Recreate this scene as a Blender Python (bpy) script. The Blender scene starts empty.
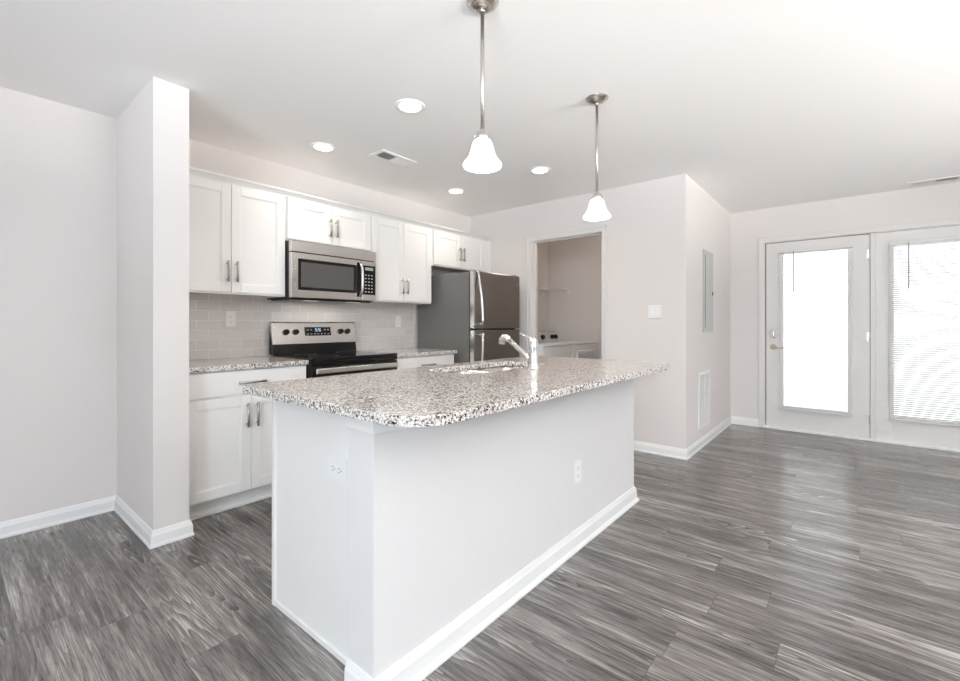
import bpy, bmesh, math, random
from mathutils import Vector, Matrix
C = bpy.context.scene
COL = C.collection
PI = math.pi

# ------------------------------------------------------------------ camera
F_PX, YAW, HOR, CAM_H = 448.0, 0.6941, 323.7, 1.158
cam_d = bpy.data.cameras.new('camera'); cam = bpy.data.objects.new('camera', cam_d); COL.objects.link(cam)
cam.location = (0, 0, CAM_H); cam.rotation_euler = (PI/2, 0, YAW - PI/2)
cam_d.sensor_width = 36.0; cam_d.lens = F_PX*36.0/960.0
cam_d.shift_y = (HOR - 340.5)/960.0
cam_d.clip_start = 0.02
C.camera = cam

# ------------------------------------------------------------------ world, lights, exposure
world = bpy.data.worlds.new('world'); C.world = world; world.use_nodes = True
wn = world.node_tree.nodes; wl = world.node_tree.links
bg = wn['Background']; bg.inputs['Color'].default_value = (0.90, 0.95, 1.0, 1); bg.inputs['Strength'].default_value = 4.1
C.view_settings.view_transform = 'Standard'; C.view_settings.look = 'None'
C.view_settings.gamma = 1.0; C.view_settings.exposure = -0.09
C.view_settings.use_curve_mapping = False
C.cycles.diffuse_bounces = 7; C.cycles.max_bounces = 16; C.cycles.transparent_max_bounces = 24
C.cycles.sample_clamp_indirect = 8.0

def area(name, loc, rot, sx, sy, power, col):
    d = bpy.data.lights.new(name, 'AREA'); d.shape = 'RECTANGLE'; d.size = sx; d.size_y = sy
    d.energy = power; d.color = col
    o = bpy.data.objects.new(name, d); COL.objects.link(o); o.location = loc; o.rotation_euler = rot
    return o
# area lamps added at two unseen windows; rear one set for the overhang shadow
area('daylight_fill_rear', (-3.36, -1.45, 1.93), (0, -PI/2+math.radians(6), 0), .36, 1.0, 112, (0.78, 0.90, 1.0))
area('daylight_fill_side', (1.75, -4.36, 1.30), (PI/2+math.radians(10), 0, 0), 2.7, 1.4, 5, (0.93, 0.96, 1.0))
# upward lamps added outside those windows to brighten the ceiling; no paving exists
area('ceiling_fill_rear', (-5.6, -0.8, -.03), (PI, 0, 0), 3.6, 6.0, 5000, (0.79, 0.89, 1.0))
area('ceiling_fill_side', (3.4, -6.6, -.03), (PI, 0, 0), 6.4, 3.6, 11000, (1.0, 0.97, 0.93))
LAMP = (1.0, 0.88, 0.76)
P_DOWN, P_PEND = 3.4, 3.0

# ------------------------------------------------------------------ materials
def new_mat(name):
    m = bpy.data.materials.new(name); m.use_nodes = True
    nt = m.node_tree; b = nt.nodes['Principled BSDF']
    return m, nt, b
def simple(name, col, rough=0.5, metal=0.0, spec=None, bump=None, emit=None, coat=None):
    m, nt, b = new_mat(name)
    b.inputs['Base Color'].default_value = (*col, 1); b.inputs['Roughness'].default_value = rough
    b.inputs['Metallic'].default_value = metal
    if spec is not None: b.inputs['Specular IOR Level'].default_value = spec
    if coat: b.inputs['Coat Weight'].default_value = coat
    if emit:
        b.inputs['Emission Color'].default_value = (*emit[0], 1); b.inputs['Emission Strength'].default_value = emit[1]
    if bump:
        n = nt.nodes.new('ShaderNodeTexNoise'); n.inputs['Scale'].default_value = bump[0]; n.inputs['Detail'].default_value = 4
        tc = nt.nodes.new('ShaderNodeTexCoord'); nt.links.new(tc.outputs['Object'], n.inputs['Vector'])
        bp = nt.nodes.new('ShaderNodeBump'); bp.inputs['Strength'].default_value = bump[1]; bp.inputs['Distance'].default_value = 0.002
        nt.links.new(n.outputs['Fac'], bp.inputs['Height']); nt.links.new(bp.outputs['Normal'], b.inputs['Normal'])
    return m
def mixrgb(nt, fac, a, b, mode='MIX'):
    n = nt.nodes.new('ShaderNodeMix'); n.data_type = 'RGBA'; n.blend_type = mode
    for k, v in ((0, fac), (6, a), (7, b)):
        if hasattr(v, 'is_linked') or hasattr(v, 'node'): nt.links.new(v, n.inputs[k])
        elif isinstance(v, tuple): n.inputs[k].default_value = (*v, 1)
        else: n.inputs[k].default_value = v
    return n.outputs[2]
def math_n(nt, op, a, b=None, c=None):
    n = nt.nodes.new('ShaderNodeMath'); n.operation = op
    for k, v in enumerate((a, b, c)):
        if v is None: continue
        if hasattr(v, 'node'): nt.links.new(v, n.inputs[k])
        else: n.inputs[k].default_value = v
    return n.outputs[0]
def ramp(nt, fac, stops, const=False):
    r = nt.nodes.new('ShaderNodeValToRGB'); cr = r.color_ramp
    if const: cr.interpolation = 'CONSTANT'
    while len(cr.elements) < len(stops): cr.elements.new(0.5)
    for e, (p, c) in zip(cr.elements, stops): e.position = p; e.color = (*c, 1) if len(c) == 3 else c
    nt.links.new(fac, r.inputs['Fac']); return r.outputs['Color']
def mapped(nt, scale, rot=(0, 0, 0), loc=(0, 0, 0)):
    tc = nt.nodes.new('ShaderNodeTexCoord'); mp = nt.nodes.new('ShaderNodeMapping')
    mp.inputs['Scale'].default_value = scale; mp.inputs['Rotation'].default_value = rot; mp.inputs['Location'].default_value = loc
    nt.links.new(tc.outputs['Object'], mp.inputs['Vector']); return mp.outputs['Vector']

def floor_mat():
    m, nt, b = new_mat('weathered_grey_plank'); N = nt.nodes; L = nt.links
    tc = N.new('ShaderNodeTexCoord'); sep = N.new('ShaderNodeSeparateXYZ'); L.new(tc.outputs['Object'], sep.inputs[0])
    cmb = N.new('ShaderNodeCombineXYZ'); L.new(sep.outputs[1], cmb.inputs[0]); L.new(sep.outputs[0], cmb.inputs[1])
    PW, PL = .178, 1.22
    rowf = math_n(nt, 'DIVIDE', sep.outputs[0], PW); row = math_n(nt, 'FLOOR', rowf)
    wn = N.new('ShaderNodeTexWhiteNoise'); wn.noise_dimensions = '1D'; L.new(row, wn.inputs['W'])
    colf = math_n(nt, 'ADD', math_n(nt, 'DIVIDE', sep.outputs[1], PL), math_n(nt, 'MULTIPLY', wn.outputs['Value'], 7.0)); coln = math_n(nt, 'FLOOR', colf)
    cell = N.new('ShaderNodeCombineXYZ'); L.new(row, cell.inputs[0]); L.new(coln, cell.inputs[1])
    wn2 = N.new('ShaderNodeTexWhiteNoise'); wn2.noise_dimensions = '2D'; L.new(cell.outputs[0], wn2.inputs['Vector']); rnd = wn2.outputs['Value']
    def edge(fr, size):                                            # distance to the plank edge in metres
        f_ = math_n(nt, 'FRACT', fr); return math_n(nt, 'MULTIPLY', math_n(nt, 'MINIMUM', f_, math_n(nt, 'SUBTRACT', 1.0, f_)), size)
    seam = math_n(nt, 'LESS_THAN', math_n(nt, 'MINIMUM', edge(rowf, PW), edge(colf, PL)), .0011)
    # per-plank shifted coordinates
    off = N.new('ShaderNodeCombineXYZ'); L.new(math_n(nt, 'MULTIPLY', rnd, 37.0), off.inputs[0]); L.new(math_n(nt, 'MULTIPLY', rnd, 91.0), off.inputs[2])
    add = N.new('ShaderNodeVectorMath'); add.operation = 'ADD'; L.new(cmb.outputs[0], add.inputs[0]); L.new(off.outputs[0], add.inputs[1])
    def stretched(sx, sy, detail, scale=1.0, rough=0.55):
        mp = N.new('ShaderNodeMapping'); mp.inputs['Scale'].default_value = (sx, sy, 1); L.new(add.outputs[0], mp.inputs['Vector'])
        n = N.new('ShaderNodeTexNoise'); n.inputs['Scale'].default_value = scale; n.inputs['Detail'].default_value = detail
        n.inputs['Roughness'].default_value = rough; L.new(mp.outputs[0], n.inputs['Vector']); return n.outputs['Fac']
    cath = stretched(.55, 6.5, 2.0, rough=.45)                     # contour lines of this give cathedral grain
    ring = math_n(nt, 'FRACT', math_n(nt, 'MULTIPLY', cath, 30.0))
    gate = ramp(nt, stretched(0.8, 5.0, 2.0), [(0.47, (0, 0, 0)), (0.60, (1, 1, 1))])
    fine = stretched(9.0, 230.0, 3.0, rough=.6)
    fibre = stretched(2.4, 60.0, 5.0, rough=.7)
    patch = stretched(1.3, 9.0, 4.0, rough=.6)
    dash = ramp(nt, stretched(10.0, 130.0, 2.0), [(.30, (1, 1, 1)), (.37, (0, 0, 0))])
    def part(v_, k): return math_n(nt, 'MULTIPLY', math_n(nt, 'SUBTRACT', v_, .5), k)
    v = math_n(nt, 'ADD', .46, part(fibre, 1.5))
    for t_ in (part(fine, 1.0), part(patch, 1.5), part(rnd, .13), math_n(nt, 'MULTIPLY', part(ring, .55), gate), math_n(nt, 'MULTIPLY', dash, -.32)):
        v = math_n(nt, 'ADD', v, t_)
    col = ramp(nt, v, [(0.0, (.028, .025, .024)), (0.25, (.080, .071, .066)), (0.5, (.162, .143, .133)), (0.75, (.272, .246, .231)), (1.0, (.45, .425, .405))])
    col = mixrgb(nt, math_n(nt, 'MULTIPLY', seam, .7), col, (.045, .041, .039))
    L.new(col, b.inputs['Base Color'])
    L.new(math_n(nt, 'ADD', 0.16, math_n(nt, 'MULTIPLY', fibre, 0.14)), b.inputs['Roughness'])
    b.inputs['Specular IOR Level'].default_value = 1.0
    bp = N.new('ShaderNodeBump'); bp.inputs['Strength'].default_value = 0.25; bp.inputs['Distance'].default_value = 0.0012
    L.new(math_n(nt, 'SUBTRACT', v, seam), bp.inputs['Height']); L.new(bp.outputs['Normal'], b.inputs['Normal'])
    return m
def granite_mat():
    m, nt, b = new_mat('speckled_granite'); N = nt.nodes; L = nt.links
    tc = N.new('ShaderNodeTexCoord')
    nz = N.new('ShaderNodeTexNoise'); nz.inputs['Scale'].default_value = 90; nz.inputs['Detail'].default_value = 2; L.new(tc.outputs['Object'], nz.inputs['Vector'])
    wob = N.new('ShaderNodeVectorMath'); wob.operation = 'SCALE'; wob.inputs['Scale'].default_value = 0.009; L.new(nz.outputs['Color'], wob.inputs[0])
    add = N.new('ShaderNodeVectorMath'); add.operation = 'ADD'; L.new(tc.outputs['Object'], add.inputs[0]); L.new(wob.outputs[0], add.inputs[1])
    def vor(scale):
        v = N.new('ShaderNodeTexVoronoi'); v.inputs['Scale'].default_value = scale; L.new(add.outputs[0], v.inputs['Vector'])
        s = N.new('ShaderNodeSeparateColor'); L.new(v.outputs['Color'], s.inputs[0]); return s.outputs
    a = vor(170); c = vor(300)
    base = ramp(nt, a[0], [(0, (.02, .02, .022)), (.08, (.16, .15, .15)), (.18, (.42, .36, .32)), (.34, (.66, .61, .57)), (.58, (.86, .83, .80))], True)
    fleck = ramp(nt, c[1], [(0, (.04, .04, .045)), (.06, (.38, .34, .32)), (.20, (1, 1, 1))], True)
    L.new(mixrgb(nt, 0.8, base, fleck, 'MULTIPLY'), b.inputs['Base Color'])
    b.inputs['Roughness'].default_value = 0.13
    return m
def tile_mat():
    m, nt, b = new_mat('glossy_grey_subway_tile'); N = nt.nodes; L = nt.links
    tc = N.new('ShaderNodeTexCoord'); sep = N.new('ShaderNodeSeparateXYZ'); L.new(tc.outputs['Object'], sep.inputs[0])
    cmb = N.new('ShaderNodeCombineXYZ'); L.new(sep.outputs[0], cmb.inputs[0]); L.new(sep.outputs[2], cmb.inputs[1])
    br = N.new('ShaderNodeTexBrick'); L.new(cmb.outputs[0], br.inputs['Vector']); br.offset = 0.5; br.offset_frequency = 2
    for k, v in (('Scale', 1.0), ('Mortar Size', 0.0018), ('Mortar Smooth', 0.3), ('Bias', 0.0), ('Brick Width', 0.152), ('Row Height', 0.0695)):
        br.inputs[k].default_value = v
    br.inputs['Color1'].default_value = (.65, .62, .60, 1); br.inputs['Color2'].default_value = (.73, .70, .68, 1); br.inputs['Mortar'].default_value = (.86, .84, .82, 1)
    L.new(br.outputs['Color'], b.inputs['Base Color'])
    b.inputs['Roughness'].default_value = 0.12
    L.new(math_n(nt, 'ADD', 0.12, math_n(nt, 'MULTIPLY', br.outputs['Fac'], 0.5)), b.inputs['Roughness'])
    bp = N.new('ShaderNodeBump'); bp.inputs['Strength'].default_value = 0.6; bp.inputs['Distance'].default_value = 0.002; bp.invert = True
    L.new(br.outputs['Fac'], bp.inputs['Height']); L.new(bp.outputs['Normal'], b.inputs['Normal'])
    return m
def steel_mat(name, col, rough, stretch=(1, 1, 160)):
    m, nt, b = new_mat(name)
    n = nt.nodes.new('ShaderNodeTexNoise'); n.inputs['Scale'].default_value = 6; n.inputs['Detail'].default_value = 3
    nt.links.new(mapped(nt, stretch), n.inputs['Vector'])
    nt.links.new(math_n(nt, 'ADD', rough - .06, math_n(nt, 'MULTIPLY', n.outputs['Fac'], 0.12)), b.inputs['Roughness'])
    c = mixrgb(nt, n.outputs['Fac'], tuple(x*.92 for x in col), tuple(min(1, x*1.08) for x in col))
    nt.links.new(c, b.inputs['Base Color'])
    b.inputs['Metallic'].default_value = 1.0
    return m
def glass_mat(name, tint=(1, 1, 1)):
    m = bpy.data.materials.new(name); m.use_nodes = True; nt = m.node_tree; N = nt.nodes
    N.remove(N['Principled BSDF'])
    t = N.new('ShaderNodeBsdfTransparent'); t.inputs['Color'].default_value = (*tint, 1)
    g = N.new('ShaderNodeBsdfGlossy'); g.inputs['Roughness'].default_value = 0.02
    fr = N.new('ShaderNodeFresnel'); fr.inputs['IOR'].default_value = 1.45
    mx = N.new('ShaderNodeMixShader'); nt.links.new(fr.outputs[0], mx.inputs[0]); nt.links.new(t.outputs[0], mx.inputs[1]); nt.links.new(g.outputs[0], mx.inputs[2])
    nt.links.new(mx.outputs[0], N['Material Output'].inputs['Surface'])
    return m
def grass_mat():
    m, nt, b = new_mat('lawn_green')
    n = nt.nodes.new('ShaderNodeTexNoise'); n.inputs['Scale'].default_value = 25; n.inputs['Detail'].default_value = 6
    nt.links.new(mapped(nt, (1, 1, 1)), n.inputs['Vector'])
    nt.links.new(ramp(nt, n.outputs['Fac'], [(.3, (.40, .415, .35)), (.7, (.54, .55, .48))]), b.inputs['Base Color']); b.inputs['Roughness'].default_value = .9
    return m
M = dict(
    island_paint=simple('white_island_paint', (.765, .755, .748), .6, bump=(180, .04)),
    wall=simple('warm_white_wall_paint', (.775, .737, .714), .85, bump=(180, .05)),
    ceil=simple('flat_white_ceiling_paint', (.90, .89, .88), .95, bump=(140, .06)),
    trim=simple('semi_gloss_white_trim', (.87, .865, .86), .38),
    dtrim=simple('door_and_casing_paint', (.765, .74, .72), .42),
    cab=simple('satin_white_cabinet', (.86, .85, .835), .35),
    cabin=simple('cabinet_underside_birch', (.62, .55, .47), .6),
    nickel=steel_mat('brushed_nickel', (.47, .44, .42), .30),
    lampnickel=steel_mat('satin_lamp_nickel', (.60, .565, .535), .28),
    steel=steel_mat('stainless_steel', (.62, .59, .56), .19, (1, 1, 120)),
    fridge=steel_mat('dark_stainless_front', (.375, .368, .366), .20, (1, 1, 120)),
    fridge_side=simple('charcoal_grey_enamel', (.18, .177, .17), .30, bump=(400, .05)),
    bar=simple('bright_steel_bar', (.72, .70, .68), .24, 1.0),
    chrome=simple('polished_chrome', (.86, .86, .86), .07, 1.0),
    sink=steel_mat('satin_sink_steel', (.74, .72, .70), .28, (40, 40, 1)),
    black=simple('gloss_black_enamel', (.010, .009, .009), .07, spec=.3),
    blackglass=simple('black_ceran_glass', (.008, .008, .009), .04, spec=.4),
    matblack=simple('matte_black_plastic', (.018, .018, .018), .5),
    dark=simple('dark_void', (.03, .028, .027), .8),
    smoke=simple('smoked_microwave_window', (.10, .096, .094), .12),
    ringgrey=simple('dim_burner_print', (.10, .10, .10), .3),
    worklamp=simple('lit_cooktop_lamp', (.9, .85, .75), .4, emit=((1.0, .86, .68), .25)),
    mark=simple('pale_grey_print', (.55, .55, .55), .5),
    display=simple('lit_blue_clock_display', (.02, .04, .08), .3, emit=((.45, .75, 1.0), 2.2)),
    displaygrey=simple('grey_lcd_display', (.36, .39, .37), .3),
    plate=simple('white_plastic_plate', (.88, .875, .865), .30),
    slot=simple('outlet_slot_grey', (.10, .10, .10), .6),
    panelgrey=simple('grey_metal_panel_paint', (.50, .50, .485), .4),
    appl=simple('white_appliance_enamel', (.80, .80, .80), .25),
    applgrey=simple('light_grey_console', (.56, .56, .57), .35),
    blind=simple('white_blind_slat', (.88, .88, .88), .5),
    brass=simple('satin_champagne_lever', (.58, .48, .38), .3, 1.0),
    concrete=simple('pale_patio_concrete', (.62, .60, .57), .9, bump=(30, .3)),
    vinyl=simple('white_vinyl_fence', (.74, .745, .745), .5),
    lens=simple('lit_downlight_lens', (.9, .9, .88), .4, emit=((1.0, .93, .84), 9.0)),
    shade=simple('lit_frosted_glass_shade', (.95, .93, .90), .35, emit=((1.0, .93, .85), 1.6)),
    bulb=simple('lit_bulb', (1, 1, 1), .4, emit=((1.0, .88, .72), 12.0)),
    glass=glass_mat('clear_window_glass'),
    floor=floor_mat(), granite=granite_mat(), tile=tile_mat(), grass=grass_mat(),
    pipe=simple('white_coated_wire', (.83, .83, .82), .4),
    rubber=simple('grey_rubber_gasket', (.06, .06, .06), .7),
)

# ------------------------------------------------------------------ mesh helpers
class MB:
    def __init__(s): s.bm = bmesh.new()
    def _merge(s, b, smooth=False):
        if smooth:
            for f in b.faces: f.smooth = True
        me = bpy.data.meshes.new('t'); b.to_mesh(me); b.free(); s.bm.from_mesh(me); bpy.data.meshes.remove(me)
    def box(s, x0, x1, y0, y1, z0, z1, bev=0.0, seg=2, mat=None):
        b = bmesh.new(); bmesh.ops.create_cube(b, size=1.0)
        for v in b.verts:
            v.co = Vector(((x0+x1)/2 + v.co.x*(x1-x0), (y0+y1)/2 + v.co.y*(y1-y0), (z0+z1)/2 + v.co.z*(z1-z0)))
        if bev: bmesh.ops.bevel(b, geom=b.edges[:], offset=min(bev, .45*min(abs(x1-x0), abs(y1-y0), abs(z1-z0))), segments=seg, affect='EDGES', profile=.5)
        if mat is not None: bmesh.ops.transform(b, matrix=mat, verts=b.verts)
        s._merge(b); return s
    def cyl(s, p0, p1, r0, r1=None, seg=24, caps=True):
        p0 = Vector(p0); p1 = Vector(p1); r1 = r0 if r1 is None else r1
        b = bmesh.new(); d = p1-p0
        bmesh.ops.create_cone(b, cap_ends=caps, segments=seg, radius1=r0, radius2=r1, depth=d.length)
        m = Matrix.Translation((p0+p1)/2) @ d.to_track_quat('Z', 'Y').to_matrix().to_4x4()
        bmesh.ops.transform(b, matrix=m, verts=b.verts)
        for f in b.faces: f.smooth = len(f.verts) == 4
        s._merge(b); return s
    def tube(s, pts, r, seg=12, radii=None, flat=1.0):
        pts = [Vector(p) for p in pts]; b = bmesh.new(); rings = []
        up = None
        for i, p in enumerate(pts):
            t = (pts[min(i+1, len(pts)-1)] - pts[max(i-1, 0)]).normalized()
            if up is None:
                up = Vector((0, 0, 1)) if abs(t.z) < .9 else Vector((1, 0, 0))
            a = t.cross(up).normalized(); up = a.cross(t).normalized()
            rr = radii[i] if radii else r
            rings.append([b.verts.new(p + a*math.cos(2*PI*k/seg)*rr + up*math.sin(2*PI*k/seg)*rr*flat) for k in range(seg)])
        for q, w in zip(rings, rings[1:]):
            for k in range(seg): b.faces.new((q[k], q[(k+1) % seg], w[(k+1) % seg], w[k])).smooth = True
        b.faces.new(rings[0][::-1]); b.faces.new(rings[-1])
        bmesh.ops.recalc_face_normals(b, faces=b.faces[:]); s._merge(b); return s
    def lathe(s, prof, c, seg=40, closed=False):
        b = bmesh.new(); rings = []
        for r, z in prof:
            if r < 1e-6: rings.append([b.verts.new((c[0], c[1], c[2]+z))])
            else: rings.append([b.verts.new((c[0]+r*math.cos(2*PI*k/seg), c[1]+r*math.sin(2*PI*k/seg), c[2]+z)) for k in range(seg)])
        if closed: rings.append(rings[0])
        for q, w in zip(rings, rings[1:]):
            for k in range(seg):
                a = q[k % len(q)], q[(k+1) % len(q)], w[(k+1) % len(w)], w[k % len(w)]
                u = []
                for v in a:
                    if v not in u: u.append(v)
                if len(u) > 2:
                    f = b.faces.new(u); f.smooth = True
        bmesh.ops.recalc_face_normals(b, faces=b.faces[:]); s._merge(b); return s
    def prism(s, poly, axis, a, b_, bev=0.0):
        """poly in the two remaining axes (cyclic order x,y,z without axis)"""
        b = bmesh.new()
        def P(u, v, w): return {0: (w, u, v), 1: (u, w, v), 2: (u, v, w)}[axis]
        lo = [b.verts.new(P(u, v, a)) for u, v in poly]; hi = [b.verts.new(P(u, v, b_)) for u, v in poly]
        n = len(poly)
        b.faces.new(lo); b.faces.new(hi)
        for k in range(n): b.faces.new((lo[k], lo[(k+1) % n], hi[(k+1) % n], hi[k]))
        bmesh.ops.recalc_face_normals(b, faces=b.faces[:])
        if bev: bmesh.ops.bevel(b, geom=b.edges[:], offset=bev, segments=2, affect='EDGES', profile=.5)
        s._merge(b); return s
    def mould(s, path, prof, closed=False, z=0.0):
        """sweep a profile (out, z) along a plan polyline; 'out' is to the right of travel; mitred"""
        b = bmesh.new(); path = [Vector((p[0], p[1])) for p in path]; n = len(path); rings = []
        def nrm(p, q): d = (q-p).normalized(); return Vector((d.y, -d.x))
        for i, p in enumerate(path):
            if closed or 0 < i < n-1:
                n1 = nrm(path[i-1], p); n2 = nrm(p, path[(i+1) % n]); m = (n1+n2)
                m = m/(m.length_squared/2) if m.length_squared > 1e-6 else n1
            elif i == 0: m = nrm(p, path[1])
            else: m = nrm(path[-2], p)
            rings.append([b.verts.new((p.x+m.x*o, p.y+m.y*o, z+h)) for o, h in prof])
        k = len(prof); rr = rings + ([rings[0]] if closed else [])
        for q, w in zip(rr, rr[1:]):
            for j in range(k): b.faces.new((q[j], q[(j+1) % k], w[(j+1) % k], w[j]))
        if not closed: b.faces.new(rings[0]); b.faces.new(rings[-1])
        bmesh.ops.recalc_face_normals(b, faces=b.faces[:]); s._merge(b); return s
    def slab(s, outer, holes, z0, z1, bev=0.002):
        b = bmesh.new(); edges = []
        for lp in [outer]+holes:
            vs = [b.verts.new((x, y, z0)) for x, y in lp]
            edges += [b.edges.new((vs[i], vs[(i+1) % len(vs)])) for i in range(len(vs))]
        bmesh.ops.triangle_fill(b, use_beauty=True, use_dissolve=False, edges=edges)
        r = bmesh.ops.extrude_face_region(b, geom=b.faces[:])
        for v in [g for g in r['geom'] if isinstance(g, bmesh.types.BMVert)]: v.co.z = z1
        bmesh.ops.recalc_face_normals(b, faces=b.faces[:])
        if bev:
            ed = [e for e in b.edges if len(e.link_faces) == 2 and e.calc_face_angle(0) > 1.2 and abs(e.verts[0].co.z-e.verts[1].co.z) < 1e-6]
            bmesh.ops.bevel(b, geom=ed, offset=bev, segments=2, affect='EDGES', profile=.5)
        for f in b.faces: f.smooth = False
        s._merge(b); return s
    def build(s, name, mat, parent=None):
        root = parent
        while root is not None and root.parent is not None: root = root.parent
        if root is not None: bmesh.ops.translate(s.bm, vec=-Vector(root.location), verts=s.bm.verts[:])
        me = bpy.data.meshes.new(name); s.bm.to_mesh(me); s.bm.free()
        me.materials.append(mat); o = bpy.data.objects.new(name, me); COL.objects.link(o)
        if parent is not None: o.parent = parent
        return o
def thing(name, label, cat, loc, group=None):
    o = bpy.data.objects.new(name, None); COL.objects.link(o); o.location = loc; o.empty_display_size = .05
    o['label'] = label; o['category'] = cat
    if group: o['group'] = group
    return o
def tag(o, label, cat, group=None):
    o['label'] = label; o['category'] = cat
    if group: o['group'] = group
    return o
def struct(o): o['kind'] = 'structure'; return o
def recenter(o):
    """put a single-mesh thing's origin at the middle of its base"""
    vs = [v.co for v in o.data.vertices]
    c = Vector(((min(v.x for v in vs)+max(v.x for v in vs))/2, (min(v.y for v in vs)+max(v.y for v in vs))/2, min(v.z for v in vs)))
    o.data.transform(Matrix.Translation(-c)); o.location = c; return o
def dup(root, loc, label):
    r = root.copy(); COL.objects.link(r); r.location = loc; r['label'] = label
    def rec(src, dst):
        for ch in list(src.children):
            c = ch.copy(); COL.objects.link(c); c.parent = dst; rec(ch, c)
    rec(root, r); return r

# ------------------------------------------------------------------ room dimensions (metres)
H = 2.44
XK, YK, YC, XD = 4.064, 3.54, 1.097, 5.87        # kitchen end wall, kitchen back wall, hall wall, patio wall
PX0, PX1, PY = 0.702, 0.866, 2.79                # divider stub
XR, YR = -3.4, -4.4                              # rear and right walls behind the camera
T = 0.11
DO0, DO1, DOZ = 1.858, 2.660, 2.040              # laundry doorway (finished opening)
# patio unit
PD0, PD1 = -0.130, 0.743                         # door slab
SL0, SL1 = -1.045, -0.172                        # sidelight slab
UO0, UO1, UOZ = -1.075, 0.765, 2.065             # rough opening

struct(MB().box(XR-T, XD+T, YR-T, YK+T, -.1, 0).build('floor', M['floor']))
struct(MB().box(XR-T, XD+T, YR-T, YK+T, H, H+.1).build('ceiling', M['ceil']))
struct(MB().box(XR-T, XD+T, YK, YK+T, 0, H).build('wall_kitchen', M['wall']))
struct(MB().box(PX0, PX1, PY, YK, 0, H).build('wall_divider', M['wall']))
m = MB(); m.box(XK, XK+T, YC+T, DO0-.018, 0, H); m.box(XK, XK+T, DO1+.018, YK, 0, H); m.box(XK, XK+T, DO0-.018, DO1+.018, DOZ+.018, H)
struct(m.build('wall_laundry', M['wall']))
struct(MB().box(XK, XD, YC, YC+T, 0, H).build('wall_hall', M['wall']))
struct(MB().box(5.70, XD, YC+T, YK, 0, H).build('wall_laundry_back', M['wall']))
struct(MB().box(XK+T, 5.70, 3.44, YK, 0, H).build('wall_laundry_left', M['wall']))
m = MB(); m.box(XD, XD+T, UO1, YK, 0, H); m.box(XD, XD+T, YR, UO0, 0, H); m.box(XD, XD+T, UO0, UO1, UOZ, H)
struct(m.build('wall_patio', M['wall']))
# unseen walls behind the camera, windows placed and sized to light the room
WZ0, WZ1 = .55, 2.20
m = MB(); a0, a1 = -2.15, .65
m.box(XR-T, XR, YR-T, a0, 0, H); m.box(XR-T, XR, a1, YK+T, 0, H); m.box(XR-T, XR, a0, a1, 0, WZ0); m.box(XR-T, XR, a0, a1, WZ1, H)
struct(m.build('wall_rear', M['wall']))
b0, b1 = .3, 3.2
m = MB(); m.box(XR, b0, YR-T, YR, 0, H); m.box(b1, XD+T, YR-T, YR, 0, H); m.box(b0, b1, YR-T, YR, 0, WZ0); m.box(b0, b1, YR-T, YR, WZ1, H)
struct(m.build('wall_right', M['wall']))
def hidden_window(name, axis, lo, hi, at):
    m = MB(); w = .06
    def bx(u0, u1, z0, z1):
        if axis == 1: m.box(u0, u1, at-.08, at-.03, z0, z1)
        else: m.box(at-.08, at-.03, u0, u1, z0, z1)
    bx(lo, lo+w, WZ0, WZ1); bx(hi-w, hi, WZ0, WZ1); bx(lo+w, hi-w, WZ0, WZ0+w); bx(lo+w, hi-w, WZ1-w, WZ1); bx((lo+hi)/2-.03, (lo+hi)/2+.03, WZ0+w, WZ1-w)
    o = struct(m.build(name, M['trim']))
    m = MB()
    if axis == 1: m.box(lo+w, hi-w, at-.06, at-.054, WZ0+w, WZ1-w)
    else: m.box(at-.06, at-.054, lo+w, hi-w, WZ0+w, WZ1-w)
    m.build('pane', M['glass'], o)
hidden_window('unseen_window_rear', 0, a0, a1, XR)
hidden_window('unseen_window_side', 1, b0, b1, YR)

# baseboards
BB = [(0, 0), (.019, 0), (.019, .010), (.0145, .019), (.0135, .060), (.010, .068), (.0075, .078), (.004, .086), (0, .086)]
struct(MB().mould([(PX0, YK), (XR, YK)][::-1], BB).build('baseboard_left', M['trim']))
struct(MB().mould([(PX0, YK-.0), (PX0, PY), (PX1, PY), (PX1, 2.925)], BB).build('baseboard_divider', M['trim']))
struct(MB().mould([(XK, DO0-.06), (XK, YC), (XD, YC), ][:2] + [(XD, YC)], BB).build('baseboard_hall', M['trim']))
struct(MB().mould([(XK, 2.80), (XK, DO1+.06)], BB).build('baseboard_laundry', M['trim']))
struct(MB().mould([(XD, YC), (XD, UO1+.045)], BB).build('baseboard_patio', M['trim']))
struct(MB().mould([(XD, UO0-.045), (XD, YR), (XR, YR), (XR, YK)], BB).build('baseboard_rear', M['trim']))

# laundry doorway: jamb liner and casing
m = MB(); j = .018
m.box(XK-.004, XK+T+.004, DO0-j, DO0, 0, DOZ); m.box(XK-.004, XK+T+.004, DO1, DO1+j, 0, DOZ); m.box(XK-.004, XK+T+.004, DO0-j, DO1+j, DOZ, DOZ+j)
m.box(XK+.04, XK+.075, DO0, DO0+.011, 0, DOZ-.011); m.box(XK+.04, XK+.075, DO1-.011, DO1, 0, DOZ-.011); m.box(XK+.04, XK+.075, DO0, DO1, DOZ-.011, DOZ)
struct(m.build('trim_doorway_jamb', M['dtrim']))
m = MB(); cw = .052
for u0, u1 in ((DO0-.005-cw, DO0-.005), (DO1+.005, DO1+.005+cw)):
    m.box(XK-.013, XK-.0005, u0, u1, 0, DOZ+.005+cw, .003)
m.box(XK-.0135, XK-.0005, DO0-.005-cw, DO1+.005+cw, DOZ+.005, DOZ+.005+cw, .003)
m.box(XK-.018, XK-.01, DO0-.005-cw, DO0-.005-cw+.014, 0, DOZ+.005+cw, .002); m.box(XK-.018, XK-.01, DO1+.005+cw-.014, DO1+.005+cw, 0, DOZ+.005+cw, .002)
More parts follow.
